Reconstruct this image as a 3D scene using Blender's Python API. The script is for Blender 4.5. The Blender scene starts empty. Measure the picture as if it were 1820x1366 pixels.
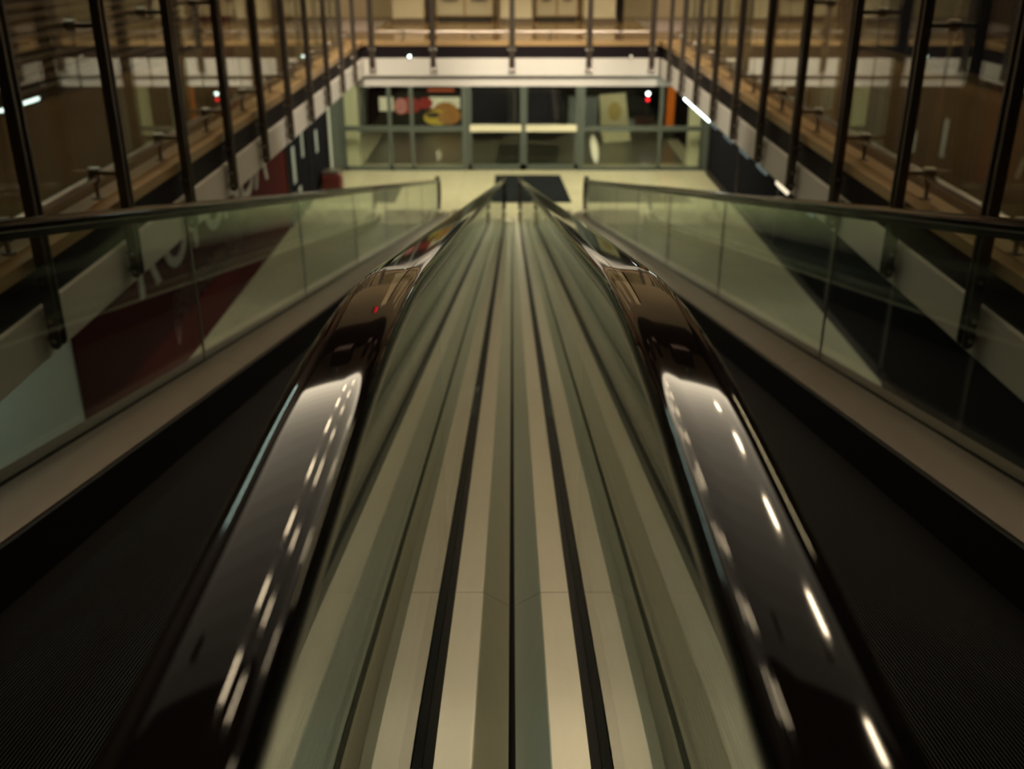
import bpy, bmesh, math, random
from mathutils import Vector
random.seed(4)
SC = bpy.context.scene
COL = SC.collection
PI = math.pi

# ------------------------------------------------------------------ camera, world, exposure
CZ = 5.28                     # eye height over the lower floor
U = 3.93                      # upper floor level
PITCH = 23.7
T = math.tan(math.radians(11.8))   # slope of the moving walks
cd = bpy.data.cameras.new('camera')
cam = bpy.data.objects.new('camera', cd); COL.objects.link(cam)
cam.location = (0, 0, CZ)
cam.rotation_euler = (math.radians(90 - PITCH), 0, 0)
cd.sensor_width = 36; cd.lens = 35.3
cd.clip_start = 0.02; cd.clip_end = 200
cd.dof.use_dof = True; cd.dof.focus_distance = 1.55; cd.dof.aperture_fstop = 4.3
SC.camera = cam
w = bpy.data.worlds.new('night'); SC.world = w; w.use_nodes = True
w.node_tree.nodes['Background'].inputs[0].default_value = (.35, .45, .7, 1)
w.node_tree.nodes['Background'].inputs[1].default_value = .02
SC.view_settings.view_transform = 'Standard'
SC.view_settings.look = 'None'
SC.view_settings.exposure = 0.0
SC.view_settings.gamma = 1.0
SC.view_settings.use_curve_mapping = False
SC.cycles.max_bounces = 14
SC.cycles.transparent_max_bounces = 40
SC.cycles.glossy_bounces = 6
SC.cycles.sample_clamp_indirect = 4
SC.cycles.use_denoising = True

# ------------------------------------------------------------------ materials
def nt(name):
    m = bpy.data.materials.new(name); m.use_nodes = True
    return m, m.node_tree.nodes, m.node_tree.links

def mat(name, col, rough=.5, metal=0., ior=1.5, var=.12, scale=(6, 6, 6), coat=0., rvar=.0, spec=.5):
    """principled surface with a little procedural unevenness"""
    m, N, L = nt(name)
    b = N['Principled BSDF']
    tc = N.new('ShaderNodeTexCoord'); mp = N.new('ShaderNodeMapping')
    mp.inputs['Scale'].default_value = scale
    no = N.new('ShaderNodeTexNoise'); no.inputs['Scale'].default_value = 1.; no.inputs['Detail'].default_value = 4
    L.new(tc.outputs['Object'], mp.inputs['Vector']); L.new(mp.outputs[0], no.inputs['Vector'])
    mx = N.new('ShaderNodeMix'); mx.data_type = 'RGBA'
    mx.inputs[6].default_value = tuple(max(0, c * (1 - var)) for c in col) + (1,)
    mx.inputs[7].default_value = tuple(min(1, c * (1 + var)) for c in col) + (1,)
    L.new(no.outputs[0], mx.inputs[0]); L.new(mx.outputs[2], b.inputs['Base Color'])
    b.inputs['Roughness'].default_value = rough
    if rvar:
        mr = N.new('ShaderNodeMapRange')
        mr.inputs['To Min'].default_value = max(.02, rough - rvar); mr.inputs['To Max'].default_value = rough + rvar
        L.new(no.outputs[0], mr.inputs['Value']); L.new(mr.outputs[0], b.inputs['Roughness'])
    b.inputs['Metallic'].default_value = metal
    b.inputs['IOR'].default_value = ior
    b.inputs['Coat Weight'].default_value = coat
    b.inputs['Specular IOR Level'].default_value = spec
    return m

def emit(name, col, strength):
    m, N, L = nt(name)
    N.remove(N['Principled BSDF'])
    e = N.new('ShaderNodeEmission'); e.inputs[0].default_value = col + (1,); e.inputs[1].default_value = strength
    L.new(e.outputs[0], N['Material Output'].inputs[0])
    return m

def glass(name, tint, ior=1.5, rough=0.0):
    m, N, L = nt(name)
    N.remove(N['Principled BSDF'])
    tr = N.new('ShaderNodeBsdfTransparent'); tr.inputs[0].default_value = tint + (1,)
    gl = N.new('ShaderNodeBsdfGlossy'); gl.inputs['Roughness'].default_value = rough
    gl.inputs[0].default_value = (.97, 1., .98, 1)
    ge = N.new('ShaderNodeNewGeometry')
    mr = N.new('ShaderNodeMapRange')
    mr.inputs['To Min'].default_value = ior; mr.inputs['To Max'].default_value = 1 / ior
    L.new(ge.outputs['Backfacing'], mr.inputs['Value'])
    fr = N.new('ShaderNodeFresnel'); L.new(mr.outputs[0], fr.inputs['IOR'])
    mx = N.new('ShaderNodeMixShader')
    L.new(fr.outputs[0], mx.inputs[0]); L.new(tr.outputs[0], mx.inputs[1]); L.new(gl.outputs[0], mx.inputs[2])
    L.new(mx.outputs[0], N['Material Output'].inputs[0])
    return m

def tile(name, c1, mortar, size, rough, ior=1.5):
    m, N, L = nt(name)
    b = N['Principled BSDF']
    tc = N.new('ShaderNodeTexCoord')
    br = N.new('ShaderNodeTexBrick'); br.offset = 0
    br.inputs['Color1'].default_value = c1 + (1,)
    br.inputs['Color2'].default_value = tuple(c * .93 for c in c1) + (1,)
    br.inputs['Mortar'].default_value = mortar + (1,)
    br.inputs['Scale'].default_value = 1; br.inputs['Mortar Size'].default_value = .004
    br.inputs['Brick Width'].default_value = size; br.inputs['Row Height'].default_value = size
    L.new(tc.outputs['Object'], br.inputs['Vector'])
    no = N.new('ShaderNodeTexNoise'); no.inputs['Scale'].default_value = 9; no.inputs['Detail'].default_value = 6
    L.new(tc.outputs['Object'], no.inputs['Vector'])
    mx = N.new('ShaderNodeMix'); mx.data_type = 'RGBA'; mx.blend_type = 'MULTIPLY'; mx.inputs[0].default_value = .25
    L.new(br.outputs[0], mx.inputs[6]); L.new(no.outputs[1], mx.inputs[7])
    L.new(mx.outputs[2], b.inputs['Base Color'])
    b.inputs['Roughness'].default_value = rough; b.inputs['IOR'].default_value = ior
    return m

M = dict(
    rubber=mat('black rubber', (.010, .007, .008), .045, ior=1.6, var=.2, rvar=.015),
    under=mat('dark handrail guide', (.03, .02, .018), .3, metal=.6),
    steel=mat('brushed steel cladding', (.80, .755, .63), .38, metal=1, var=.05, scale=(60, 1.5, 60), rvar=.04),
    trim_steel=mat('satin steel trim', (.165, .135, .108), .42, metal=1, var=.08, scale=(40, 1.5, 40)),
    gasket=mat('black gasket', (.012, .009, .009), .6),
    pallet=mat('grooved dark aluminium', (.010, .008, .008), .6, spec=.25, var=.15),
    skirt=mat('dark skirt panel', (.012, .009, .009), .5, spec=.2),
    post=mat('bronze post', (.10, .078, .058), .38, metal=.7, var=.15),
    dark_metal=mat('dark bronze metal', (.055, .045, .038), .32, metal=.8, var=.15),
    rail_metal=mat('rail steel', (.38, .33, .28), .34, metal=1.),
    fascia=mat('cream painted fascia', (.72, .67, .58), .5, var=.03),
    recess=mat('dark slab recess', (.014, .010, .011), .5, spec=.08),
    white_wall=mat('white painted wall', (.62, .66, .60), .55, var=.03),
    cream=mat('cream plaster', (.62, .52, .36), .6, var=.05),
    soffit=mat('grey soffit', (.30, .27, .23), .6),
    ceil=mat('grey ceiling', (.30, .27, .23), .7),
    dark_wall=mat('dark wall', (.022, .017, .016), .7, spec=0),
    wall_brown=mat('dark brown upper wall', (.07, .05, .036), .6),
    brown=mat('brown panel', (.13, .085, .05), .4),
    floor=tile('pale yellow tile', (.62, .57, .38), (.40, .37, .26), .6, .22),
    ufloor=tile('brown polished stone', (.17, .105, .048), (.08, .05, .025), .6, .16),
    edge=mat('tan stone edging', (.40, .255, .115), .30, var=.25, scale=(30, 1, 30)),
    mat_=mat('black entrance matting', (.014, .016, .017), .9, spec=0),
    red=mat('dark red panel', (.060, .004, .005), .75, spec=.05, var=.06),
    letter=mat('white lettering', (.45, .43, .40), .6, spec=.1),
    script=mat('faded pink handwriting', (.20, .10, .095), .7, spec=.05),
    seal=mat('polished glass edge', (.75, .72, .62), .25, metal=.6),
    frame=mat('grey aluminium frame', (.11, .125, .11), .45, metal=.3),
    pillar=mat('cream pillar', (.78, .72, .52), .5, var=.04),
    night=mat('dark window', (.012, .012, .015), .5, spec=0),
    shutter=mat('brown roller shutter', (.10, .075, .055), .35, metal=.7),
    redglow=mat('red plastic', (.10, .008, .008), .5),
    board=mat('yellow cream board', (.72, .66, .40), .5),
    ochre=mat('ochre print', (.55, .40, .10), .5),
    black=mat('black plastic', (.012, .012, .012), .5),
    bun=mat('bun brown print', (.50, .24, .06), .5, var=.3, scale=(14, 14, 14)),
    lettuce=mat('yellow print', (.62, .46, .05), .5),
    tomato=mat('red print', (.42, .02, .015), .5),
    poster=mat('pale poster ground', (.75, .70, .50), .5),
    grey_sign=mat('pale grey sign', (.35, .40, .40), .4),
    clear=glass('clear balustrade glass', (.89, .93, .905)),
    rail_glass=glass('railing glass', (.90, .92, .88)),
    store_glass=glass('storefront glass', (.93, .96, .93)),
    jelly=mat('frosted lens', (.55, .60, .58), .4),
    L_white=emit('cool tube', (.82, 1., .93), 9.),
    L_warm=emit('warm lamp', (1., .80, .52), 38.),
    L_panel=emit('luminous ceiling panel', (1., .92, .78), 2.6),
    L_lobby=emit('lobby light panel', (1., .94, .66), 50.),
    L_gallery=emit('gallery light panel', (1., .76, .45), 130.),
    L_dim=emit('faint lens', (.62, .75, .70), .16), L_lit=emit('lit lens', (1., .86, .60), 1.2),
    L_side=emit('side corridor light', (.88, 1., .86), 9.), L_left=emit('left corridor light', (.86, 1., .92), 26.),
    L_orange=emit('orange sign glow', (1., .27, .03), .8),
    L_red=emit('red indicator', (1., .02, .03), 3.5),
    L_poster=emit('backlit print', (1., .83, .50), .5),
)

# ------------------------------------------------------------------ mesh helpers
class MB:
    def __init__(s): s.v = []; s.f = []
    def add(s, vs, fs):
        o = len(s.v); s.v += [tuple(p) for p in vs]; s.f += [[i + o for i in f] for f in fs]; return s
    def box(s, x0, x1, y0, y1, z0, z1):
        x0, x1 = min(x0, x1), max(x0, x1); y0, y1 = min(y0, y1), max(y0, y1); z0, z1 = min(z0, z1), max(z0, z1)
        return s.add([(x, y, z) for x in (x0, x1) for y in (y0, y1) for z in (z0, z1)],
                     [[0, 1, 3, 2], [4, 6, 7, 5], [0, 4, 5, 1], [2, 3, 7, 6], [0, 2, 6, 4], [1, 5, 7, 3]])
    def loft(s, rings, cap=True, closed=True):
        n = len(rings[0]); vs = [p for r in rings for p in r]; fs = []
        for i in range(len(rings) - 1):
            for j in range(n if closed else n - 1):
                k = (j + 1) % n
                fs.append([i * n + j, i * n + k, (i + 1) * n + k, (i + 1) * n + j])
        if cap: fs += [list(range(n))[::-1], [(len(rings) - 1) * n + j for j in range(n)]]
        return s.add(vs, fs)
    def tube(s, pts, r, n=12):
        rings = []
        pts = [Vector(p) for p in pts]
        for i, p in enumerate(pts):
            t = (pts[min(i + 1, len(pts) - 1)] - pts[max(i - 1, 0)]).normalized()
            a = t.cross(Vector((0, 0, 1)))
            if a.length < 1e-3: a = Vector((1, 0, 0))
            a.normalize(); b = t.cross(a)
            rings.append([p + (a * math.cos(2 * PI * k / n) + b * math.sin(2 * PI * k / n)) * r for k in range(n)])
        return s.loft(rings)
    def prism(s, poly, axis, a, b):
        """2-D outline extruded along an axis from a to b"""
        def P(u, v, c): return {'x': (c, u, v), 'y': (u, c, v), 'z': (u, v, c)}[axis]
        return s.loft([[P(u, v, a) for u, v in poly], [P(u, v, b) for u, v in poly]])
    def build(s, name, m, parent=None, smooth=False, bevel=0):
        bm = bmesh.new()
        vs = [bm.verts.new(p) for p in s.v]
        for f in s.f:
            try: bm.faces.new([vs[i] for i in f])
            except ValueError: pass
        bmesh.ops.recalc_face_normals(bm, faces=bm.faces)
        if bevel: bmesh.ops.bevel(bm, geom=list(bm.edges), offset=bevel, segments=2, affect='EDGES')
        me = bpy.data.meshes.new(name); bm.to_mesh(me); bm.free()
        me.materials.append(m)
        if smooth:
            for p in me.polygons: p.use_smooth = True
            try: me.set_sharp_from_angle(angle=math.radians(40))
            except Exception: pass
        o = bpy.data.objects.new(name, me); COL.objects.link(o)
        if parent:
            o.parent = parent
            o.location = -world_loc(parent)
        return o

def world_loc(o):
    v = Vector(o.location); p = o.parent
    while p: v += Vector(p.location); p = p.parent
    return v
def thing(name, label, cat, loc, group=None):
    o = bpy.data.objects.new(name, None); COL.objects.link(o); o.location = loc
    o.empty_display_size = .2
    return tag(o, label, cat, group)
def tag(o, label, cat, group=None):
    o['label'] = label; o['category'] = cat
    if group: o['group'] = group
    return o
def part_label(o, s): o['label'] = s; return o
def struct(name, mb, m, **k):
    o = mb.build(name, m, **k); o['kind'] = 'structure'; return o
def dup(root, dx, label=None):
    """copy a thing with its parts and sub-parts, moved by dx"""
    r = root.copy(); COL.objects.link(r); r.location = Vector(root.location) + Vector(dx)
    if label: r['label'] = label
    for ch in list(root.children):
        c = ch.copy(); COL.objects.link(c); c.parent = r
        for g in list(ch.children):
            d = g.copy(); COL.objects.link(d); d.parent = c
    return r
B = lambda *a: MB().box(*a)

# ------------------------------------------------------------------ the setting
YB = 15.9          # back edge of the opening
XE = 2.25          # half width of the opening
XW = 4.5           # left corridor wall
XR = 4.9           # right corridor wall
YS = 25.6          # glass storefront
YU = 21.4          # upper back wall
ZC = 10.4
struct('floor', B(-XW, XR, -6, 34, -.3, 0), M['floor'])
# upper floor slabs round the opening (polished top, dark body)
def slab(name, x0, x1, y0, y1):
    struct(name, B(x0, x1, y0, y1, U - .06, U), M['ufloor'])
slab('floor_upper_left', -XW, -XE - .22, -6, YB)
slab('floor_upper_right', XE + .22, XR, -6, YB)
slab('floor_upper_back', -XW, XR, YB + .22, YU)
slab('floor_upper_front', -XE, XE, -6, -1.35)
# stone edging band along the opening
def band(x0, x1, y0, y1):
    m = MB()
    return m.box(x0, x1, y0, y1, U - .06, U + .004)
struct('trim_1', MB().box(-XE - .22, -XE - .10, -6, YB, U - .06, U + .003).box(-XE - .085, -XE, -6, YB, U - .06, U + .003), M['edge'])
struct('trim_2', MB().box(XE + .10, XE + .22, -6, YB, U - .06, U + .003).box(XE, XE + .085, -6, YB, U - .06, U + .003), M['edge'])
struct('trim_3', B(-XW, XR, YB, YB + .22, U - .06, U + .003), M['edge'])
# recess, fascia and soffit
FT, FB = 3.69, 3.43
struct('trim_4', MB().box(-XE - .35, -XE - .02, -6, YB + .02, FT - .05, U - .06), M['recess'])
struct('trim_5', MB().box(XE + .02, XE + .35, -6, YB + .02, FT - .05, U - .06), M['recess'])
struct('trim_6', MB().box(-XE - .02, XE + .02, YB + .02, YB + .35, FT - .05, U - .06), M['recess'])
struct('trim_7', B(-XE - .3, -XE, -6, YB + .3, FB, FT), M['fascia'], bevel=.006)
struct('trim_8', B(XE, XE + .3, -6, YB + .3, FB, FT), M['fascia'], bevel=.006)
struct('trim_9', B(-XE, XE, YB, YB + .3, FB, FT), M['fascia'], bevel=.006)
struct('trim_10', B(-XE - .3, XE + .3, YB + .08, YB + .28, 3.27, FB), M['fascia'])
struct('ceiling_lower_left', B(-XW, -XE - .3, -6, YB + .3, FB + .02, FB + .12), M['soffit'])
struct('ceiling_lower_right', B(XE + .3, XR, -6, YB + .3, FB + .02, FB + .12), M['soffit'])
struct('ceiling_lower_back', B(-XW, XR, YB + .3, 34, 3.32, 3.44), M['soffit'])
struct('ceiling', B(-XW - .2, XR + .2, -6.2, YU + .2, ZC, ZC + .2), M['ceil'])
# walls
struct('wall_left', B(-XW - .2, -XW, -6, 34, 0, 3.44), M['white_wall'])
struct('wall_left_upper', B(-XW - .2, -XW, -6, 34, 3.44, ZC), M['wall_brown'])
struct('wall_right', B(XR, XR + .2, -6, 34, 0, ZC), M['dark_wall'])
struct('wall_back', B(-XW, XR, YU, YU + .2, U - .2, U + 4.7), M['cream'])
struct('wall_back_upper', B(-XW, XR, YU, YU + .2, U + 4.7, ZC), M['wall_brown'])
struct('wall_front', B(-XW, XR, -6.2, -6, 0, ZC), M['dark_wall'])
struct('wall_far', B(-XW, XR, 33.8, 34, 0, 3.3), M['dark_wall'])

# ------------------------------------------------------------------ the two moving walks
def prof_z(y, zt, voff, zb, L):
    inc = lambda q: CZ - voff - T * q
    k1 = (CZ - voff - zt) / T; k2 = (CZ - voff - zb) / T
    if y <= k1 - L: return zt
    if y < k1 + L: return zt - T * (y - k1 + L) ** 2 / (4 * L)
    if y <= k2 - L: return inc(y)
    if y < k2 + L: return zb + T * (k2 + L - y) ** 2 / (4 * L)
    return zb
def ys_for(y0, y1, zt, voff, zb, L, step=3.):
    k1 = (CZ - voff - zt) / T; k2 = (CZ - voff - zb) / T
    out = {y0, y1}
    for k in (k1, k2):
        for i in range(-8, 9):
            q = k + L * i / 8
            if y0 < q < y1: out.add(q)
    q = y0
    while q < y1: out.add(q); q += step
    return sorted(out)
HR = (4.917, .1375, .9625, .36)          # top of handrail
PL = (U, 1.104, .012, .5)                # pallets
CD = (U + .03, 1.063, .045, .45)         # middle cladding
ID = (U + .165, .925, .17, .45)          # inner deck of the outer balustrade
YA, YZ = -1.0, 20.3                      # balustrade ends (newel centres)
def sweep(profile, ys, spec, dz=0.):
    """closed (x,h) outline carried along the walk"""
    pts = [(y, prof_z(y, *spec) + dz) for y in ys]
    rings = []
    for i, (y, z) in enumerate(pts):
        y0, z0 = pts[max(i - 1, 0)]; y1, z1 = pts[min(i + 1, len(pts) - 1)]
        t = Vector((y1 - y0, z1 - z0)).normalized(); n = Vector((-t.y, t.x))
        rings.append([(x, y + n.x * h, z + n.y * h) for x, h in profile])
    return MB().loft(rings)
def handrail_mesh(X, prof):
    r = .36
    pts = []
    zt = HR[0]
    for i in range(13):
        a = -PI / 2 - PI * i / 12
        pts.append((YA + r * math.cos(a), zt - r + r * math.sin(a)))
    for y in ys_for(YA + .02, YZ - .02, *HR): pts.append((y, prof_z(y, *HR)))
    zb = HR[2]
    for i in range(13):
        a = PI / 2 - PI * i / 12
        pts.append((YZ + r * math.cos(a), zb - r + r * math.sin(a)))
    rings = []
    for i, (y, z) in enumerate(pts):
        y0, z0 = pts[max(i - 1, 0)]; y1, z1 = pts[min(i + 1, len(pts) - 1)]
        t = Vector((y1 - y0, z1 - z0)).normalized(); n = Vector((-t.y, t.x))
        rings.append([(X + x, y + n.x * h, z + n.y * h) for x, h in prof])
    return MB().loft(rings)
# C-shaped rubber handrail: broad gently domed top with rolled lips
HW = .0415
HPROF = []
for i in range(25):
    a = PI * i / 24
    c, s_ = math.cos(a), math.sin(a)
    HPROF.append((HW * math.copysign(abs(c) ** .50, c), -.024 + .024 * s_ ** .62))
HPROF += [(-HW * .97, -.032), (-HW * .80, -.038), (-HW * .5, -.038), (HW * .5, -.038), (HW * .80, -.038), (HW * .97, -.032)]
GPROF = [(-.018, -.036), (-.018, -.062), (.018, -.062), (.018, -.036)]

JOINTS = [YA - .4] + [2.12 + 2.45 * (k - 1) for k in range(0, 9)][0:] + [YZ + .4]
JOINTS = sorted(set(round(j, 3) for j in JOINTS if YA - .5 < j < YZ + .5))
def glass_strip(X, y0, y1, spec_bot, dbot, th=.0055):
    r = .325
    ys = [q for q in ys_for(y0, y1, *HR, step=1.2)]
    if y0 < YA or y1 > YZ:
        ys += [YA - r * math.sin(PI / 2 * i / 10) for i in range(11) if y0 < YA - r * math.sin(PI / 2 * i / 10)]
        ys += [YZ + r * math.sin(PI / 2 * i / 10) for i in range(11) if y1 > YZ + r * math.sin(PI / 2 * i / 10)]
        ys = sorted(set(q for q in ys if YA - r + 1e-4 < q < YZ + r - 1e-4))
    rings = []
    for y in ys:
        q = min(max(y, YA), YZ)
        zt = prof_z(q, *HR) - .05; zb = prof_z(q, *spec_bot) + dbot
        if abs(y - q) > 1e-5:
            d = abs(y - q); zc = prof_z(q, *HR) - .36; h = math.sqrt(max(r * r - d * d, 1e-6))
            zt = zc + h; zb = max(zb, zc - h) if h < .2 else zb
        rings.append([(X - th, y, zb), (X + th, y, zb), (X + th, y, zt), (X - th, y, zt)])
    return MB().loft(rings)

XI, XO = .169, 1.51
def moving_walk(s, label):
    root = thing('moving_walk', label, 'moving walkway', (s * .8, 20.6, 0), 'pair of inclined moving walkways')
    f = lambda prof: [(s * x, h) for x, h in prof]
    # ribbed pallets
    prof = []
    x = .285; n = 122; p = (1.285 - .285) / n
    for i in range(n):
        a = x + i * p
        prof += [(a, -.007), (a + p * .14, 0), (a + p * .58, 0), (a + p * .72, -.007)]
    prof += [(1.285, -.007), (1.285, -.04), (.285, -.04)]
    ys = ys_for(-.5, 20.2, *PL, step=2.5)
    part_label(sweep(f(prof), ys, PL).build('pallet_band', M['pallet'], root), 'dark grooved pallets of the walkway')
    for y0, y1, nm in ((-1.35, -.5, 'comb_plate'), (20.2, 21.4, 'comb_plate')):
        m = MB()
        zt = U + .004 if y0 < 0 else .014
        m.box(s * .285, s * 1.285, y0, y1, zt - .03, zt)
        for k in range(40):
            xa = .30 + k * .0245
            if y0 < 0: m.box(s * xa, s * (xa + .012), y1 - .02, y1 + .06, zt - .012, zt + .002)
            else: m.box(s * xa, s * (xa + .012), y0 - .06, y0 + .02, zt - .012, zt + .002)
        m.build(nm, M['trim_steel'], root)
    # skirts
    for xa, xb in ((.272, .285), (1.285, 1.298)):
        sweep(f([(xa, -.03), (xb, -.03), (xb, .155), (xa, .155)]), ys_for(-.9, 20.5, *PL), PL).build('skirt_panel', M['skirt'], root)
    # narrow inner deck beside the middle glass
    sweep(f([(.176, -.02), (.282, -.02), (.282, .05), (.268, .075), (.176, .085)]), ys_for(-.9, 20.5, *PL), PL).build('inner_deck', M['skirt'], root)
    # broad satin steel deck beside the outer glass: sloping face and a flat ledge
    for j in range(len(JOINTS) - 1):
        a, b = JOINTS[j] + .0015, JOINTS[j + 1] - .0015
        a = max(a, YA - .3); b = min(b, YZ + .3)
        o = sweep(f([(1.300, -.13), (1.300, -.045), (1.312, -.022), (1.40, .004), (1.455, .010), (1.49, .010), (1.49, -.13)]),
                  ys_for(a, b, *ID), ID)
        o.build('deck_panel', M['trim_steel'], root, smooth=True)
    sweep(f([(1.4905, -.04), (1.5035, -.04), (1.5035, .004), (1.4905, .004)]), ys_for(YA - .3, YZ + .3, *ID), ID).build('glass_channel', M['gasket'], root)
    sweep(f([(1.517, -.10), (1.60, -.10), (1.60, -.004), (1.585, .006), (1.517, .006)]), ys_for(YA - .3, YZ + .3, *ID), ID).build('outer_ledge', M['trim_steel'], root)
    # side cladding
    yy = ys_for(YA, 20.4, *ID)
    rings = []
    for y in yy:
        zt = prof_z(y, *ID) - .10; zb = max(zt - .75, -.02)
        if zb > zt - .06: zb = zt - .06
        rings.append([(s * 1.30, y, zb), (s * 1.595, y, zb), (s * 1.595, y, zt), (s * 1.30, y, zt)])
    MB().loft(rings).build('side_cladding', M['dark_metal'], root)
    # underside tray, closes the walk from below
    rings = []
    for y in ys_for(YA, 20.0, *PL):
        zt = prof_z(y, *PL) - .07; zb = max(zt - .65, -.02)
        if zb > zt - .02: zb = zt - .02
        rings.append([(s * .006, y, zb), (s * 1.298, y, zb), (s * 1.298, y, zt), (s * .006, y, zt)])
    MB().loft(rings).build('underside', M['skirt'], root)
    # middle cladding: valley by the centre gap, level shoulder beside the glass
    for j in range(len(JOINTS) - 1):
        a, b = JOINTS[j] + .0012, JOINTS[j + 1] - .0012
        a = max(a, YA - .3); b = min(b, YZ + .3)
        sweep(f([(.0068, -.037), (.0068, -.049), (.144, -.012), (.144, -.002), (.1425, 0), (.0735, 0), (.0705, -.0012)]),
              ys_for(a, b, *CD), CD).build('centre_deck', M['steel'], root)
    sweep(f([(.1445, -.03), (.1630, -.03), (.1630, -.006), (.1445, -.006)]), ys_for(YA - .3, YZ + .3, *CD), CD).build('glass_channel', M['gasket'], root)
    sweep(f([(.0, -.16), (.172, -.16), (.172, -.13), (.0, -.13)]), ys_for(YA - .3, YZ + .3, *CD), CD).build('glass_channel', M['gasket'], root)
    # glass panes
    for X, sp, db in ((XI, CD, -.05), (XO, ID, -.05)):
        for j in range(len(JOINTS) - 1):
            a, b = JOINTS[j] + .002, JOINTS[j + 1] - .002
            if X == XO:
                a += .003; b -= .003
                if j: 
                    ym = JOINTS[j]; rr = []
                    for y in (ym - .0045, ym + .0045):
                        zb, zt = prof_z(y, *sp) + db, prof_z(y, *HR) - .055
                        rr.append([(s * X - .005, y, zb), (s * X + .005, y, zb), (s * X + .005, y, zt), (s * X - .005, y, zt)])
                    MB().loft(rr).build('joint_strip', M['seal'], root)
            glass_strip(s * X, a, b, sp, db).build('glass_panel', M['clear'], root)
        h = handrail_mesh(s * X, HPROF).build('handrail', M['rubber'], root, smooth=True)
        handrail_mesh(s * X, GPROF).build('handrail_guide', M['under'], h)
        for yq, zq in ((YA, U), (YZ, 0.)):
            k = -1 if yq < 0 else 1
            zb = HR[0] - .36 * 2 if yq < 0 else HR[2] - .36 * 2
            MB().box(s * X - .045, s * X + .045, yq - .10, yq + .10, zq + .015, zb + .03).build('handrail_inlet', M['pillar'], root, bevel=.008)
moving_walk(-1, 'left-hand moving walkway with glass sides and black handrails, beside the red wall panel')
moving_walk(1, 'right-hand moving walkway with glass sides and black handrails, leading down beside the black floor mat')

# ------------------------------------------------------------------ railings round the opening
SP = 1.125
def blade(sx, along, c, off):
    """one flat bar of a post: rounded foot, straight up; faces along the railing"""
    pts = []
    w2 = .026
    z0 = FB + .055
    for i in range(9):
        a = PI + PI * i / 8
        pts.append((w2 * math.cos(a), z0 + w2 + w2 * math.sin(a)))
    pts += [(w2, U + 1.18), (-w2, U + 1.18)]
    return pts
def post(root, pos, axis, side):
    """pos: coordinate along the railing; side: sign towards the corridor"""
    base = XE - .05 if axis == 'y' else YB - .05
    m = MB(); pts = blade(0, 0, 0, 0)
    for d in (-.031, .031):
        if axis == 'y':
            m.prism([(side * base + u, z) for u, z in pts], 'y', pos + d - .010, pos + d + .010)
        else:
            m.prism([(base + u, z) for u, z in pts], 'x', pos + d - .010, pos + d + .010)
    c = base - .016, base + .016
    if axis == 'y': m.box(side * c[0], side * c[1], pos - .021, pos + .021, FB + .13, U + 1.17)
    else: m.box(pos - .021, pos + .021, c[0], c[1], FB + .13, U + 1.17)
    p = m.build('post', M['post'], root)
    for z in (FB + .10, FB + .20, U - .11):
        b = MB()
        if axis == 'y':
            b.tube([(side * base, pos - .055, z), (side * base, pos + .055, z)], .011, 8)
            b.tube([(side * base, pos, z), (side * (XE + .004), pos, z)], .013, 8)
        else:
            b.tube([(pos - .055, base, z), (pos + .055, base, z)], .011, 8)
            b.tube([(pos, base, z), (pos, YB + .004, z)], .013, 8)
        b.build('bolt', M['rail_metal'], p, smooth=True)
    for z in (U + .165, U + .95):
        cl = MB()
        if axis == 'y':
            cl.box(side * base, side * (XE + .105), pos - .018, pos + .018, z - .012, z + .012)
            cl.tube([(side * (XE + .075), pos, z), (side * (XE + .135), pos, z)], .032, 10)
        else:
            cl.box(pos - .018, pos + .018, base, YB + .105, z - .012, z + .012)
            cl.tube([(pos, YB + .075, z), (pos, YB + .135, z)], .032, 10)
        cl.build('glass_clamp', M['rail_metal'], p, smooth=True)
def leg(root, pos, axis, side):
    m = MB()
    q = XE + .135 if axis == 'y' else YB + .135
    P = (lambda z: (side * q, pos, z)) if axis == 'y' else (lambda z: (pos, q, z))
    m.tube([P(U), P(U + .012)], .035, 12).tube([P(U + .01), P(U + .125)], .013, 8)
    m.tube([P(U + .10), P(U + .145)], .028, 10)
    m.build('rail_leg', M['rail_metal'], root, smooth=True)
def rail_side(side, label):
    root = thing('glass_railing', label, 'railing', (side * XE, 8, U), 'glass railings around the opening')
    pos = [4.55 + SP * k for k in range(-5, 11)]
    pos = [p for p in pos if p < YB - .1]
    for p in pos:
        post(root, p, 'y', side)
    for k, p in enumerate(pos[:-1]):
        q = pos[k + 1]
        xg = side * (XE + .105)
        B(xg - .006, xg + .006, p + .012, q - .012, U + .155, U + 1.12).build('glass_panel', M['rail_glass'], root)
        leg(root, p + .06, 'y', side)
    y0, y1 = pos[0] - .3, YB - .06
    MB().tube([(side * (XE + .135), y0, U + .125), (side * (XE + .135), y1, U + .125)], .024).build('lower_rail', M['rail_metal'], root, smooth=True)
    MB().tube([(side * (XE - .05), y0, U + 1.19), (side * (XE - .05), y1, U + 1.19)], .024).build('top_rail', M['dark_metal'], root, smooth=True)
rail_side(-1, 'dark post and glass railing along the left side of the opening')
rail_side(1, 'dark post and glass railing along the right side of the opening')
root = thing('glass_railing', 'short glass railing across the far end of the opening, above the cream fascia', 'railing', (0, YB, U), 'glass railings around the opening')
bpos = [-2.11, -1.19, 0.0, 1.165, 2.11]
for p in bpos: post(root, p, 'x', 1)
for a, b in zip(bpos, bpos[1:]):
    B(a + .012, b - .012, YB + .099, YB + .111, U + .155, U + 1.12).build('glass_panel', M['rail_glass'], root)
    leg(root, (a + b) / 2, 'x', 1)
MB().tube([(-2.15, YB + .135, U + .125), (2.15, YB + .135, U + .125)], .024).build('lower_rail', M['rail_metal'], root, smooth=True)
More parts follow.
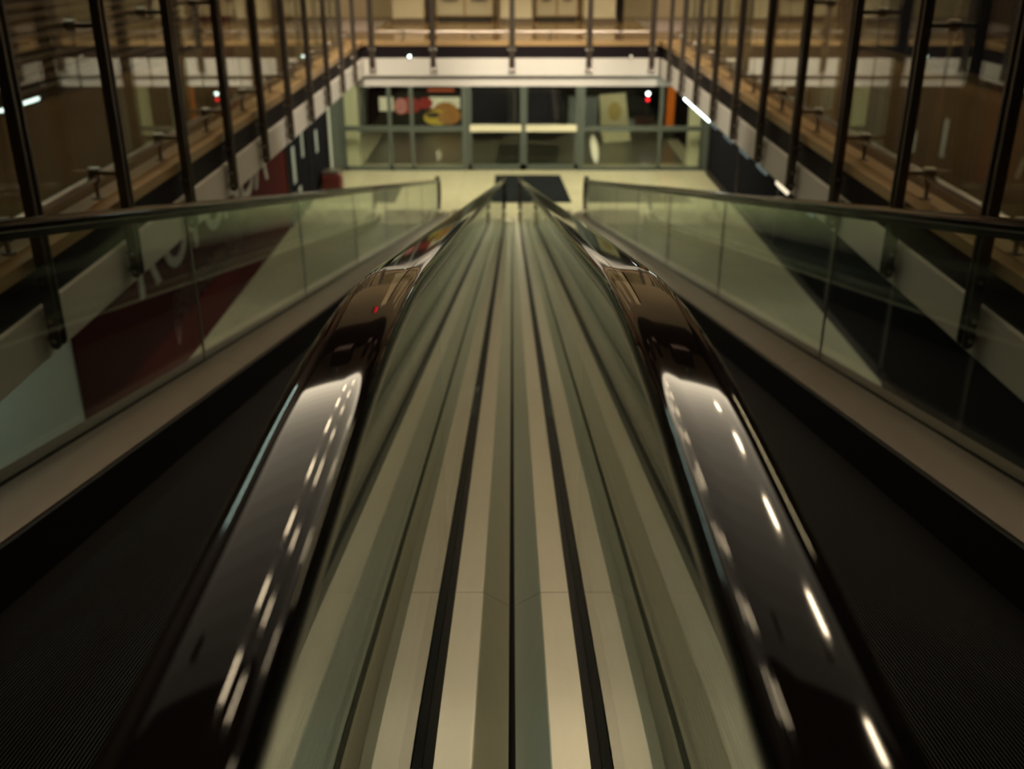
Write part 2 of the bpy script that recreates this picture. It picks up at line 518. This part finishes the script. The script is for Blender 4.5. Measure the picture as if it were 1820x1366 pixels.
MB().tube([(-2.15, YB - .05, U + 1.19), (2.15, YB - .05, U + 1.19)], .024).build('top_rail', M['dark_metal'], root, smooth=True)

# ------------------------------------------------------------------ red wall panel with lettering, left
root = thing('shop_hoarding', 'long dark red panel with big white capitals on the lower left wall', 'wall panel', (-XW, 14.8, 0))
B(-XW + .004, -XW + .03, 9.55, 19.9, .004, 3.25).build('panel_board', M['red'], root)
def text_mesh(s, size, ext, name, m, parent, loc, rot):
    cu = bpy.data.curves.new(name, 'FONT'); cu.body = s; cu.size = size; cu.extrude = ext
    cu.align_x = 'LEFT'
    to = bpy.data.objects.new(name, cu); COL.objects.link(to)
    dg = bpy.context.evaluated_depsgraph_get(); dg.update()
    me = bpy.data.meshes.new_from_object(to.evaluated_get(dg))
    COL.objects.unlink(to); bpy.data.objects.remove(to)
    me.materials.clear(); me.materials.append(m)
    o = bpy.data.objects.new(name, me); COL.objects.link(o)
    o.rotation_euler = rot
    o.parent = parent; o.location = Vector(loc) - world_loc(parent)
    return o
yy = 11.35
for ch in 'ROTONDA':
    text_mesh(ch, 1.45, .01, 'letter', M['letter'], root, (-XW + .04, yy, 1.36), (PI / 2, 0, PI / 2))
    yy += {'R': .98, 'O': 1.02, 'T': .86, 'N': 1.05, 'D': 1.05, 'A': 1.}[ch]
pts = []
for i in range(300):
    u = i / 299
    y = 12.5 + 3.6 * u + .10 * math.sin(i * .62)
    amp = .13 + .07 * math.sin(i * .23)
    z = .86 + amp * math.sin(i * .62 + 1.2) + (-.30 if i < 7 else 0)
    pts.append((-XW + .045, y, z))
MB().tube(pts, .013, 6).build('handwritten_line', M['script'], root)

# dark shop window beyond the red panel
wroot = struct('window_1', MB().box(-XW, -XW + .05, 19.95, 20.05, 0, 3.25).box(-XW, -XW + .05, 22.2, 22.3, 0, 3.25)
               .box(-XW, -XW + .05, 24.6, 24.75, 0, 3.25).box(-XW, -XW + .05, 20.05, 24.6, 3.1, 3.25).box(-XW, -XW + .05, 20.05, 24.6, 0, .12), M['recess'])
B(-XW + .01, -XW + .03, 20.05, 24.6, .12, 3.1).build('pane', M['night'], wroot)
for i, (y0, z0, w_, h_) in enumerate(((20.5, .75, .28, .75), (21.5, 1.1, .22, .8), (20.9, .25, .3, .35), (23.1, .9, .25, .5))):
    o = B(-XW + .031, -XW + .035, y0, y0 + w_, z0, z0 + h_).build('notice', M['grey_sign'])
    tag(o, ['pale tall notice on the dark left shop window, nearest the red panel', 'pale notice on the dark left shop window, higher than its neighbours',
            'small low pale notice at the foot of the dark left shop window', 'pale notice on the dark left shop window, nearest the cream pillar'][i], 'notice', 'notices on the dark shop window')
# red bin with a steel lid
root = thing('litter_bin', 'low dark red litter bin with steel top by the cream pillar', 'bin', (-4.1, 23.4, 0))
B(-4.38, -3.95, 23.0, 23.45, 0, .38).build('body', M['redglow'], root, bevel=.03)
part_label(B(-4.40, -4.02, 23.15, 23.6, .40, .46).build('lid', M['rail_metal'], root, bevel=.015), 'steel lid')
B(-4.30, -4.05, 23.2, 23.45, .37, .41).build('neck', M['black'], root)
struct('trim_11', B(-4.5, -4.27, YS - .25, YS + .05, 0, 3.3), M['frame'])
struct('trim_12', B(4.9, 4.86, YS - .25, YS + .05, 0, 3.3), M['frame'])
struct('trim_13', B(-4.25, -3.92, YS + .35, YS + .75, 0, 3.3), M['pillar'], bevel=.02)
struct('trim_14', B(4.52, 4.80, YS + .35, YS + .75, 0, 3.3), M['pillar'], bevel=.02)

# right-hand dark shop fronts
m = MB()
for y in (3.0, 6.4, 9.8, 12.2, 14.8, 18.2, 21.6, 25.0): m.box(XR - .05, XR, y - .06, y + .06, 0, 3.25)
m.box(XR - .05, XR, 3, 25, 0, .15).box(XR - .05, XR, 3, 25, 3.1, 3.25)
wroot = struct('window_2', m, M['recess'])
ys_ = (3.0, 6.4, 9.8, 12.2, 14.8, 18.2, 21.6, 25.0)
for a, b in zip(ys_, ys_[1:]):
    B(XR - .03, XR - .01, a + .06, b - .06, .15, 3.1).build('pane', M['night'], wroot)
struct('baseboard_right', B(XR - .12, XR - .05, 3, 11.9, 0, .16), M['dark_wall'])

# ------------------------------------------------------------------ glass storefront with sliding doors
fr = MB()
for x in (-4.22, -3.05, -2.50, 3.71, 4.82): fr.box(x - .045, x + .045, YS - .05, YS + .05, 0, 3.28)
for x in (-1.18, 1.74): fr.box(x - .07, x + .07, YS - .07, YS + .07, 0, 3.28)
fr.box(-4.22, -1.18, YS - .05, YS + .05, 0, .10).box(1.74, 4.82, YS - .05, YS + .05, 0, .10)
fr.box(-4.22, -1.18, YS - .04, YS + .04, .98, 1.10).box(1.74, 4.82, YS - .04, YS + .04, .98, 1.10)
fr.box(-4.22, 4.82, YS - .06, YS + .06, 2.35, 2.50)
wroot = struct('window_3', fr, M['frame'])
for a, b in ((-4.17, -3.10), (-3.0, -2.55), (-2.45, -1.25), (1.81, 3.66), (3.76, 4.77)):
    B(a, b, YS - .008, YS + .008, .10, .98).build('pane', M['store_glass'], wroot)
    B(a, b, YS - .008, YS + .008, 1.10, 2.35).build('pane', M['store_glass'], wroot)
def sliding_door(name, x0, x1, y):
    f = MB()
    f.box(x0, x0 + .09, y - .03, y + .03, .02, 2.35).box(x1 - .09, x1, y - .03, y + .03, .02, 2.35)
    f.box(x0, x1, y - .03, y + .03, .02, .15).box(x0, x1, y - .03, y + .03, 2.25, 2.35)
    r = struct(name, f, M['frame'])
    B(x0 + .05, x1 - .05, y - .04, y + .04, .97, 1.13).build('push_bar', M['pillar'], r)
    B(x0 + .09, x1 - .09, y - .006, y + .006, .15, 2.25).build('pane', M['store_glass'], r)
sliding_door('door_1', -1.10, .29, YS)
sliding_door('door_2', .29, 1.67, YS)

# vestibule behind the storefront
YV = 32.5
fr = MB()
for x in (-4.4, -1.6, .1, 1.7, 3.0, 4.8): fr.box(x - .06, x + .06, YV - .05, YV + .05, 0, 3.2)
fr.box(-4.4, 4.8, YV - .05, YV + .05, 1.0, 1.12).box(-4.4, 4.8, YV - .05, YV + .05, 0, .1)
wroot = struct('window_4', fr, M['dark_metal'])
B(-4.4, 4.8, YV + .06, YV + .09, 0, 3.2).build('pane', M['night'], wroot)
# vestibule floor: a big darker mat
tag(B(-3.9, 4.5, YS + .8, 31.2, 0, .006).build('lobby_carpet', mat('dark lobby floor', (.075, .068, .048), .3, var=.2), None),
    'dark olive floor covering behind the glass doors', 'carpet')
# counter with backlit burger picture
root = thing('food_counter', 'dark counter with a dull red strip on top, behind the left panes', 'counter', (-2.9, 31.6, 0))
B(-4.3, -1.5, 31.38, 32.2, 0, 1.18).build('counter_body', M['dark_wall'], root)
root = thing('menu_picture', 'backlit picture of a burger and fries on the front of the dark counter', 'picture', (-2.7, 31.35, .15))
XP0, XP1, YP, ZP0, ZP1 = -4.05, -1.55, 31.3, .15, 1.06
B(XP0, XP1, YP, YP + .078, ZP0, ZP1).build('picture_panel', M['dark_wall'], root)
def ell(cx, cz, rx, rz, y, a0=0, a1=2 * PI, n=28):
    return MB().prism([(cx + rx * math.cos(a0 + (a1 - a0) * i / n), cz + rz * math.sin(a0 + (a1 - a0) * i / n)) for i in range(n + (a1 - a0 < 6))], 'y', y, y - .006)
def printm(name, col, st):
    m, N, L = nt(name); b = N['Principled BSDF']
    tc = N.new('ShaderNodeTexCoord'); no = N.new('ShaderNodeTexNoise'); no.inputs['Scale'].default_value = 9; no.inputs['Detail'].default_value = 5
    L.new(tc.outputs['Object'], no.inputs['Vector'])
    mx = N.new('ShaderNodeMix'); mx.data_type = 'RGBA'
    mx.inputs[6].default_value = tuple(c * .55 for c in col) + (1,); mx.inputs[7].default_value = tuple(c * 1.3 for c in col) + (1,)
    L.new(no.outputs[0], mx.inputs[0]); L.new(mx.outputs[2], b.inputs['Base Color']); L.new(mx.outputs[2], b.inputs['Emission Color'])
    b.inputs['Emission Strength'].default_value = st
    return m
P_pale = printm('backlit pale print', (.80, .72, .46), .45); P_bun = printm('backlit bun print', (.40, .17, .03), .38)
P_red = printm('backlit red print', (.30, .012, .010), .4); P_yel = printm('backlit yellow print', (.55, .38, .02), .4)
P_dark = printm('backlit dark print', (.05, .025, .01), .3); P_pink = printm('backlit pink print', (.55, .20, .15), .4)
B(XP0 + .02, XP0 + .45, YP - .003, YP, .62, ZP1 - .03).build('pale_print', P_pale, root)
B(-2.50, XP1 - .03, YP - .003, YP, .70, ZP1 - .03).build('pale_print', P_pale, root)
ell(-3.10, .78, .34, .24, YP - .001).build('fries_print', P_red, root)
ell(-3.38, .76, .20, .24, YP - .003).build('fries_print', P_pink, root)
ell(-2.62, .85, .22, .17, YP - .004).build('fries_print', P_red, root)
ell(-2.02, .42, .46, .46, YP - .006, 0.0, PI).build('bun_print', P_bun, root)
ell(-2.25, .42, .44, .22, YP - .008).build('lettuce_print', P_yel, root)
ell(-2.38, .50, .24, .085, YP - .012, ).build('patty_print', P_dark, root)
ell(-1.92, .42, .34, .20, YP - .014).build('bun_print', P_bun, root)
o = B(-2.55, -1.75, 31.37, 31.42, 1.18, 1.26).build('red_sign_strip', printm('dull red sign', (.5, .09, .03), .45))
tag(o, 'narrow dull red sign strip standing on the dark counter', 'sign')
# leaning cream sandwich board
root = thing('advertising_board', 'cream board with an ochre print standing behind the glass doors', 'board', (2.95, 29.6, 0))
m = MB(); m.loft([[(2.62, 29.3, .02), (3.42, 29.3, .08), (3.42, 29.33, .08), (2.62, 29.33, .02)],
                  [(2.50, 29.75, 1.30), (3.26, 29.75, 1.36), (3.26, 29.78, 1.36), (2.50, 29.78, 1.30)]])
m.build('front_sheet', M['board'], root)
MB().loft([[(2.62, 30.15, .02), (3.42, 30.15, .02), (3.42, 30.18, .02), (2.62, 30.18, .02)],
           [(2.52, 29.79, 1.29), (3.26, 29.79, 1.34), (3.26, 29.82, 1.34), (2.52, 29.82, 1.29)]]).build('rear_sheet', M['board'], root)
m = MB(); N_ = 20
m.loft([[(2.95 + .20 * math.cos(2 * PI * i / N_), 29.59 + .09 * math.sin(2 * PI * i / N_) - .012, .86 + .255 * math.sin(2 * PI * i / N_)) for i in range(N_)],
        [(2.95 + .20 * math.cos(2 * PI * i / N_), 29.59 + .09 * math.sin(2 * PI * i / N_) + .02, .86 + .255 * math.sin(2 * PI * i / N_)) for i in range(N_)]])
m.build('print', M['ochre'], root)
# orange vertical sign and a round red and white light
o = B(4.50, 4.72, 29.92, 30.0, .30, 2.2).build('orange_sign', printm('orange glow sign', (.55, .12, .008), .38))
tag(o, 'tall narrow orange lit sign by the right pillar behind the glass', 'sign')
o = B(4.38, 4.85, 30.0, 30.1, 0, 2.4).build('sign_back_panel', M['dark_wall']); tag(o, 'dark panel directly behind the narrow orange sign', 'panel')
root = thing('signal_lamp', 'small round white and red light behind the right storefront pane', 'lamp', (4.02, 30.6, .95))
m = MB()
def ball(c, r):
    mb = MB(); rings = []
    for i in range(1, 8):
        a = PI * i / 8
        rings.append([(c[0] + r * math.sin(a) * math.cos(2 * PI * k / 12), c[1] + r * math.sin(a) * math.sin(2 * PI * k / 12), c[2] + r * math.cos(a)) for k in range(12)])
    return mb.loft(rings)
part_label(ball((4.02, 30.6, 1.22), .055).build('white_lens', M['L_white'], root, smooth=True), 'white lens')
part_label(ball((4.02, 30.6, 1.05), .05).build('red_lens', M['L_red'], root, smooth=True), 'red lens')
MB().tube([(4.02, 30.68, .008), (4.02, 30.68, 1.35)], .025).build('pole', M['dark_metal'], root)
root = thing('cabinet', 'pale grey low cabinet standing by the far dark window, behind the right door', 'cabinet', (2.2, 32, 0))
B(1.75, 2.65, 31.8, 32.2, .06, .95).build('body', M['grey_sign'], root, bevel=.01)
B(1.78, 2.62, 31.83, 32.18, 0, .06).build('plinth', M['black'], root)
B(1.80, 2.18, 31.785, 31.8, .12, .90).build('door', M['grey_sign'], root); B(2.22, 2.60, 31.785, 31.8, .12, .90).build('door', M['grey_sign'], root)
root = thing('crate', 'low grey and red crate on the floor behind the right pane', 'crate', (3.7, 31.5, 0))
B(3.30, 3.75, 31.3, 31.7, 0, .35).build('body', M['grey_sign'], root); B(3.78, 4.3, 31.3, 31.7, 0, .4).build('red_box', M['redglow'], root)

# entrance mat on the lower floor
o = MB().prism([(-.42, 24.95), (1.19, 24.95), (1.33, 22.1), (-.40, 22.1)], 'z', 0, .014).build('floor_mat', M['mat_'])
tag(o, 'black entrance mat on the yellow floor in front of the glass doors', 'floor mat')

# ------------------------------------------------------------------ upper gallery
def shutter(y0, y1, label):
    root = thing('roller_shutter', label, 'shutter', (-XW, (y0 + y1) / 2, U), 'roller shutters on the upper left wall')
    prof = []
    n = 30; z0, z1 = U + .06, U + 2.8
    for i in range(n):
        a = z0 + (z1 - z0) * i / n; p = (z1 - z0) / n
        prof += [(-XW + .06, a), (-XW + .10, a + p * .25), (-XW + .10, a + p * .6), (-XW + .062, a + p * .95)]
    prof += [(-XW + .06, z1), (-XW + .02, z1), (-XW + .02, z0)]
    MB().loft([[(x, y0 + .06, z) for x, z in prof], [(x, y1 - .06, z) for x, z in prof]]).build('slat_curtain', M['shutter'], root)
    B(-XW + .03, -XW + .11, y0 + .06, y1 - .06, U, U + .07).build('bottom_bar', M['dark_metal'], root)
    for y in (y0, y1 - .06): B(-XW, -XW + .13, y, y + .06, U, U + 2.85).build('guide_rail', M['dark_metal'], root)
    B(-XW, -XW + .3, y0, y1, U + 2.8, U + 3.15).build('shutter_box', M['dark_metal'], root)
shutter(2.2, 8.6, 'brown slatted roller shutter on the upper left wall, nearer one')
shutter(8.8, 15.0, 'brown slatted roller shutter on the upper left wall, next to the dark red panel')
o = B(-XW, -XW + .25, 15.2, 16.1, U, U + 3.1).build('red_pillar_panel', M['red']); tag(o, 'dark red upright panel on the upper left wall past the shutters', 'panel')
o = B(-XW, -XW + .12, 16.2, 21.3, U, U + 3.1).build('brown_wall_panel', M['brown']); tag(o, 'brown wall panel at the far end of the upper left wall', 'panel')
# right upper shop fronts
m = MB(); ysu = (2.0, 5.2, 8.4, 11.6, 14.6)
for y in ysu: m.box(XR - .08, XR, y - .07, y + .07, U, U + 3)
m.box(XR - .08, XR, 2, 14.6, U, U + .1).box(XR - .08, XR, 2, 14.6, U + 2.9, U + 3)
wroot = struct('window_5', m, M['dark_metal'])
for a, b in zip(ysu, ysu[1:]): B(XR - .05, XR - .03, a + .07, b - .07, U + .1, U + 2.9).build('pane', M['night'], wroot)
o = B(XR - .12, XR, 14.8, 21.3, U, U + 3.1).build('brown_wall_panel', M['brown']); tag(o, 'brown wall panel at the far end of the upper right wall', 'panel')
# back shop fronts upstairs
for x, lab in ((-1.92, 'cream square column at the far upper end, on the left'), (.08, 'cream square column at the far upper end, in the middle'), (1.62, 'cream square column at the far upper end, on the right')):
    root = thing('column', lab, 'column', (x, 19.9, U), 'columns in front of the upper shops')
    B(x - .29, x + .29, 19.7, 20.3, U, U + 3.3).build('shaft', M['cream'], root, bevel=.02)
    part_label(B(x - .32, x + .32, 19.67, 20.33, U, U + .09).build('plinth', M['brown'], root), 'brown plinth')
def cabinet(x0, x1, label):
    root = thing('display_cabinet', label, 'cabinet', ((x0 + x1) / 2, 20.8, U), 'cream display cabinets upstairs')
    B(x0, x1, 20.3, 20.9, U + .06, U + .98).build('body', M['edge'], root, bevel=.01)
    B(x0 + .04, x1 - .04, 20.34, 20.86, U, U + .06).build('plinth', M['black'], root)
    h = (x1 - x0) / 2
    for k in range(2):
        a = x0 + k * h
        d = B(a + .02, a + h - .02, 20.275, 20.3, U + .10, U + .40).build('drawer', M['cream'], root)
        B(a + .12, a + h - .12, 20.26, 20.275, U + .36, U + .385).build('handle', M['black'], d)
        d = B(a + .02, a + h - .02, 20.275, 20.3, U + .43, U + .72).build('drawer', M['cream'], root)
        B(a + .05, a + h - .05, 20.255, 20.275, U + .66, U + .70).build('handle', M['black'], d)
    B(x0 - .02, x1 + .02, 20.26, 20.92, U + .98, U + 1.02).build('top', M['cream'], root)
cabinet(-1.45, -.35, 'cream drawer cabinet upstairs between the left and middle columns')
cabinet(.45, 1.25, 'cream drawer cabinet upstairs between the middle and right columns')
for x, lab in ((-1.52, 'slim dark post at the far upper end beside the left column'), (2.02, 'slim dark post at the far upper end beside the right column')):
    o = B(x - .07, x + .07, 20.0, 20.14, U, U + 3.2).build('dark_post', M['dark_wall']); tag(o, lab, 'post')
# grey strips on the far upper floor
for x0, x1, lab in ((-4.2, -2.35, 'grey carpet on the far upper floor, on the left'), (2.35, 4.2, 'grey carpet on the far upper floor, on the right')):
    o = B(x0, x1, 17.6, 20.6, U, U + .008).build('carpet', mat('grey carpet', (.16, .13, .12), .8)); tag(o, lab, 'carpet', 'grey carpets upstairs')

# ------------------------------------------------------------------ lamps
def lamp_strip(name, label, x0, x1, y0, y1, z, m, group, up=.05):
    root = thing(name, label, 'lamp', ((x0 + x1) / 2, (y0 + y1) / 2, z), group)
    B(x0 - .03, x1 + .03, y0 - .03, y1 + .03, z + .012, z + up).build('housing', M['dark_metal'], root)
    B(x0, x1, y0, y1, z, z + .012).build('diffuser', m, root)
    return root
for k in range(18):  # stepped emitters stand in for an uplit ceiling that dims towards the viewer
    y1 = 15.8 - k * .5; L = 4.7 * .81 ** k
    root = thing('ceiling_light', 'wide luminous ceiling panel, one of a row that grows fainter towards the viewer', 'lamp', (.2, y1 - .25, ZC), 'wide luminous ceiling panels')
    B(-4.2, 4.6, y1 - .5, y1, ZC - .05, ZC - .002).build('housing', M['dark_metal'], root)
    B(-4.2, 4.6, y1 - .5, y1, ZC - .07, ZC - .05).build('diffuser', emit('luminous panel', (1., .84, .60), L), root)
for x, nm, sp, ln, wd in ((-1.65, 'left', 1.25, .5, .035), (-.55, 'middle', 1.15, .45, .035), (3.1, 'right', 1.75, .6, .05)):
    y = 2.2
    while y < 14.2:
        q = y + random.uniform(-.12, .12); l2 = ln * random.uniform(.75, 1.25)
        r = lamp_strip('ceiling_light', 'slim warm hanging light in the %s row under the high ceiling' % nm, x - wd, x + wd, q, q + l2, ZC - .40, M['L_warm'], 'slim hanging lights, %s row' % nm, .06)
        MB().tube([(x, q + l2 / 2, ZC - .36), (x, q + l2 / 2, ZC - .06)], .008, 6).build('hanger', M['black'], r)
        y += sp
for x in (-2.9, -.6, 1.7, 3.4):
    lamp_strip('ceiling_light', 'square light under the lower ceiling', x - .25, x + .25, 20.6, 21.0, 3.26, M['L_lobby'], 'lower lobby lights', .02)
    lamp_strip('ceiling_light', 'square light under the lower ceiling', x - .25, x + .25, 23.3, 24.1, 3.26, M['L_lobby'], 'lower lobby lights', .02)
for x in (-3.2, -1.1, 1.1, 3.2):  # added warm light; the deep housing keeps it out of the handrail reflections
    root = thing('recessed_lamp', 'deep boxed downlight over the far gallery', 'lamp', (x, 18.7, ZC - .8), 'far gallery downlights')
    MB().box(x - .42, x + .42, 18.28, 18.32, ZC - .9, ZC - .002).box(x - .42, x + .42, 19.08, 19.12, ZC - .9, ZC - .002).box(x - .42, x - .38, 18.32, 19.08, ZC - .9, ZC - .002).box(x + .38, x + .42, 18.32, 19.08, ZC - .9, ZC - .002).build('housing', M['recess'], root)
    B(x - .37, x + .37, 18.33, 19.07, ZC - .06, ZC - .04).build('diffuser', M['L_gallery'], root)
# unseen ceiling spots added to brighten the cream fascia
def spotlight(label, p, target, power, col, ang, grp):
    root = thing('spotlight', label, 'lamp', p, grp)
    d = (Vector(target) - Vector(p)).normalized(); p = Vector(p)
    MB().tube([p - d * .22, p + d * .02], .07, 16).build('lamp_body', M['black'], root, smooth=True)
    MB().tube([p + d * .0201, p + d * .024], .055, 16).build('lens', M['jelly'], root)
    MB().tube([p - d * .1, (p.x, p.y, ZC)], .012, 6).build('stem', M['black'], root)
    ld = bpy.data.lights.new('spot_beam', 'SPOT'); ld.energy = power; ld.color = col; ld.spot_size = math.radians(ang); ld.spot_blend = .6; ld.shadow_soft_size = .05
    lo = bpy.data.objects.new('spot_beam', ld); COL.objects.link(lo); lo.parent = root
    lo.location = d * .05; lo.rotation_euler = d.to_track_quat('-Z', 'Y').to_euler()
SPC = (1., .90, .74)

for x in (-1.1, 1.9): spotlight('ceiling spotlight turned on the far fascia', (x, 7.2, ZC - .4), (x * .9, YB, 3.55), 3300, SPC, 30, 'spotlights on the far fascia')
for sx, nm in ((-1, 'left'), (1, 'right')):
    for y in (7.2, 16.4): spotlight('ceiling spotlight turned on the %s fascia' % nm, (-sx * 2.9, y, ZC - .4), (sx * XE, 12.5 if y < 10 else 14.2, 3.55), 1700 if y < 10 else 900, SPC, 34, 'spotlights on the %s fascia' % nm)
# red lit floor number on the far upper wall
root = thing('red_sign', 'small red lit number high on the far upper wall', 'sign', (-2.6, YU, 7.7))
B(-2.75, -2.45, YU - .05, YU - .005, 7.45, 7.95).build('sign_box', M['black'], root)
m = MB()
for z in (7.53, 7.69, 7.85): m.box(-2.68, -2.52, YU - .055, YU - .05, z - .02, z + .02)
m.box(-2.56, -2.52, YU - .055, YU - .05, 7.53, 7.85).build('number', M['L_red'], root)
for x, lab in ((-3.4, 'lit tube on the ceiling behind the doors, left'), (3.9, 'lit tube on the ceiling behind the doors, right')):  # unseen tubes put near the cream pillars to brighten them
    lamp_strip('tube_light', lab, x - .05, x + .05, 26.9, 28.4, 3.268, M['L_lobby'], 'tube lights behind the doors')
for sx, nm in ((-1, 'left'), (1, 'right')):  # unseen fill lights added to lift the dark lower side walls
    for y in ((3.5, 7.0, 11.0) if sx < 0 else (7.0, 14.0)):
        lamp_strip('ceiling_light', 'pale square light under the %s lower ceiling' % nm, sx * 3.5 - .2, sx * 3.5 + .2, y - .2, y + .2, FB - .02, M['L_side'] if sx > 0 or y > 8 else M['L_left'], '%s lower ceiling lights' % nm, .04)
# tube and small fittings hung under the right lower ceiling
XT, ZT = 2.72, 3.06
root = thing('tube_light', 'bright white tube light hanging below the far end of the right fascia', 'lamp', (XT, 15.1, FB))
MB().tube([(XT, 14.0, ZT), (XT, 16.2, ZT)], .03).build('tube', M['L_white'], root, smooth=True)
B(XT - .03, XT + .03, 13.95, 16.25, ZT + .03, ZT + .06).build('batten', M['frame'], root)
for y in (14.4, 15.8): MB().tube([(XT, y, ZT + .05), (XT, y, FB - .04)], .008, 6).build('hanger', M['rail_metal'], root)
labs = ['first', 'second', 'third', 'fourth', 'fifth', 'sixth']
for k, y in enumerate((13.75, 12.75, 11.8, 10.9, 10.0, 9.1)):
    lab = 'pale oblong fitting hanging below the right fascia, %s from the white tube' % labs[k]
    root = thing('ceiling_fitting', lab, 'light fitting', (XT, y, FB), 'oblong fittings under the right fascia')
    B(XT - .04, XT + .04, y - .2, y + .2, ZT - .05, ZT + .05).build('lens', M['L_dim'] if k != 4 else M['L_lit'], root, bevel=.03)
    MB().tube([(XT, y, ZT + .04), (XT, y, FB - .04)], .008, 6).build('hanger', M['rail_metal'], root)

# two narrow beams added to imitate bright streaks on the floor behind the doors
for x, y, ln, e, lab in ((2.32, 28.6, 4.4, 5200, 'narrow downlight behind the doors, right of the sliding doors'), (-2.0, 27.6, 1.6, 1500, 'narrow downlight behind the doors, left of the sliding doors')):
    root = thing('downlight', lab, 'lamp', (x, y, 3.3))
    MB().tube([(x, y, 3.22), (x, y, 3.32)], .06, 16).build('lamp_body', M['black'], root, smooth=True)
    ld = bpy.data.lights.new('slot_beam', 'SPOT'); ld.energy = e; ld.color = (1., .93, .72)
    ld.spot_size = 2 * math.atan(ln / 2 / 3.2); ld.spot_blend = .12; ld.shadow_soft_size = .02
    lo = bpy.data.objects.new('slot_beam', ld); COL.objects.link(lo); lo.parent = root
    lo.location = (0, 0, -.1); lo.scale = (.05 if ln > 3 else .10, 1, 1); lo.rotation_euler = (0, 0, math.radians(-3 if x > 0 else 4))

# unseen light lines added to tint the steel valley: cool left, warm right
lamp_strip('wall_light', 'long cool light line high on the left wall', -4.45, -4.33, 8.0, 12.5, 7.9, emit('cool line', (.72, 1., .84), 17.), None)
lamp_strip('wall_light', 'long warm light line high on the right wall', 4.73, 4.85, 8.0, 12.5, 7.9, emit('warm line', (1., .82, .45), 17.), None)
for x, m_, lab in ((-1.55, M['L_white'], 'tiny bright white lamp on top of the far fascia, on the left'), (1.80, M['L_lit'], 'tiny warm lamp on top of the far fascia, on the right')):
    root = thing('clip_lamp', lab, 'lamp', (x, YB - .01, FT), 'tiny lamps on the far fascia')
    ball((x, YB - .012, FT + .028), .020).build('bulb', m_, root, smooth=True)
    B(x - .02, x + .02, YB - .03, YB + .012, FT - .002, FT + .012).build('clip', M['rail_metal'], root)
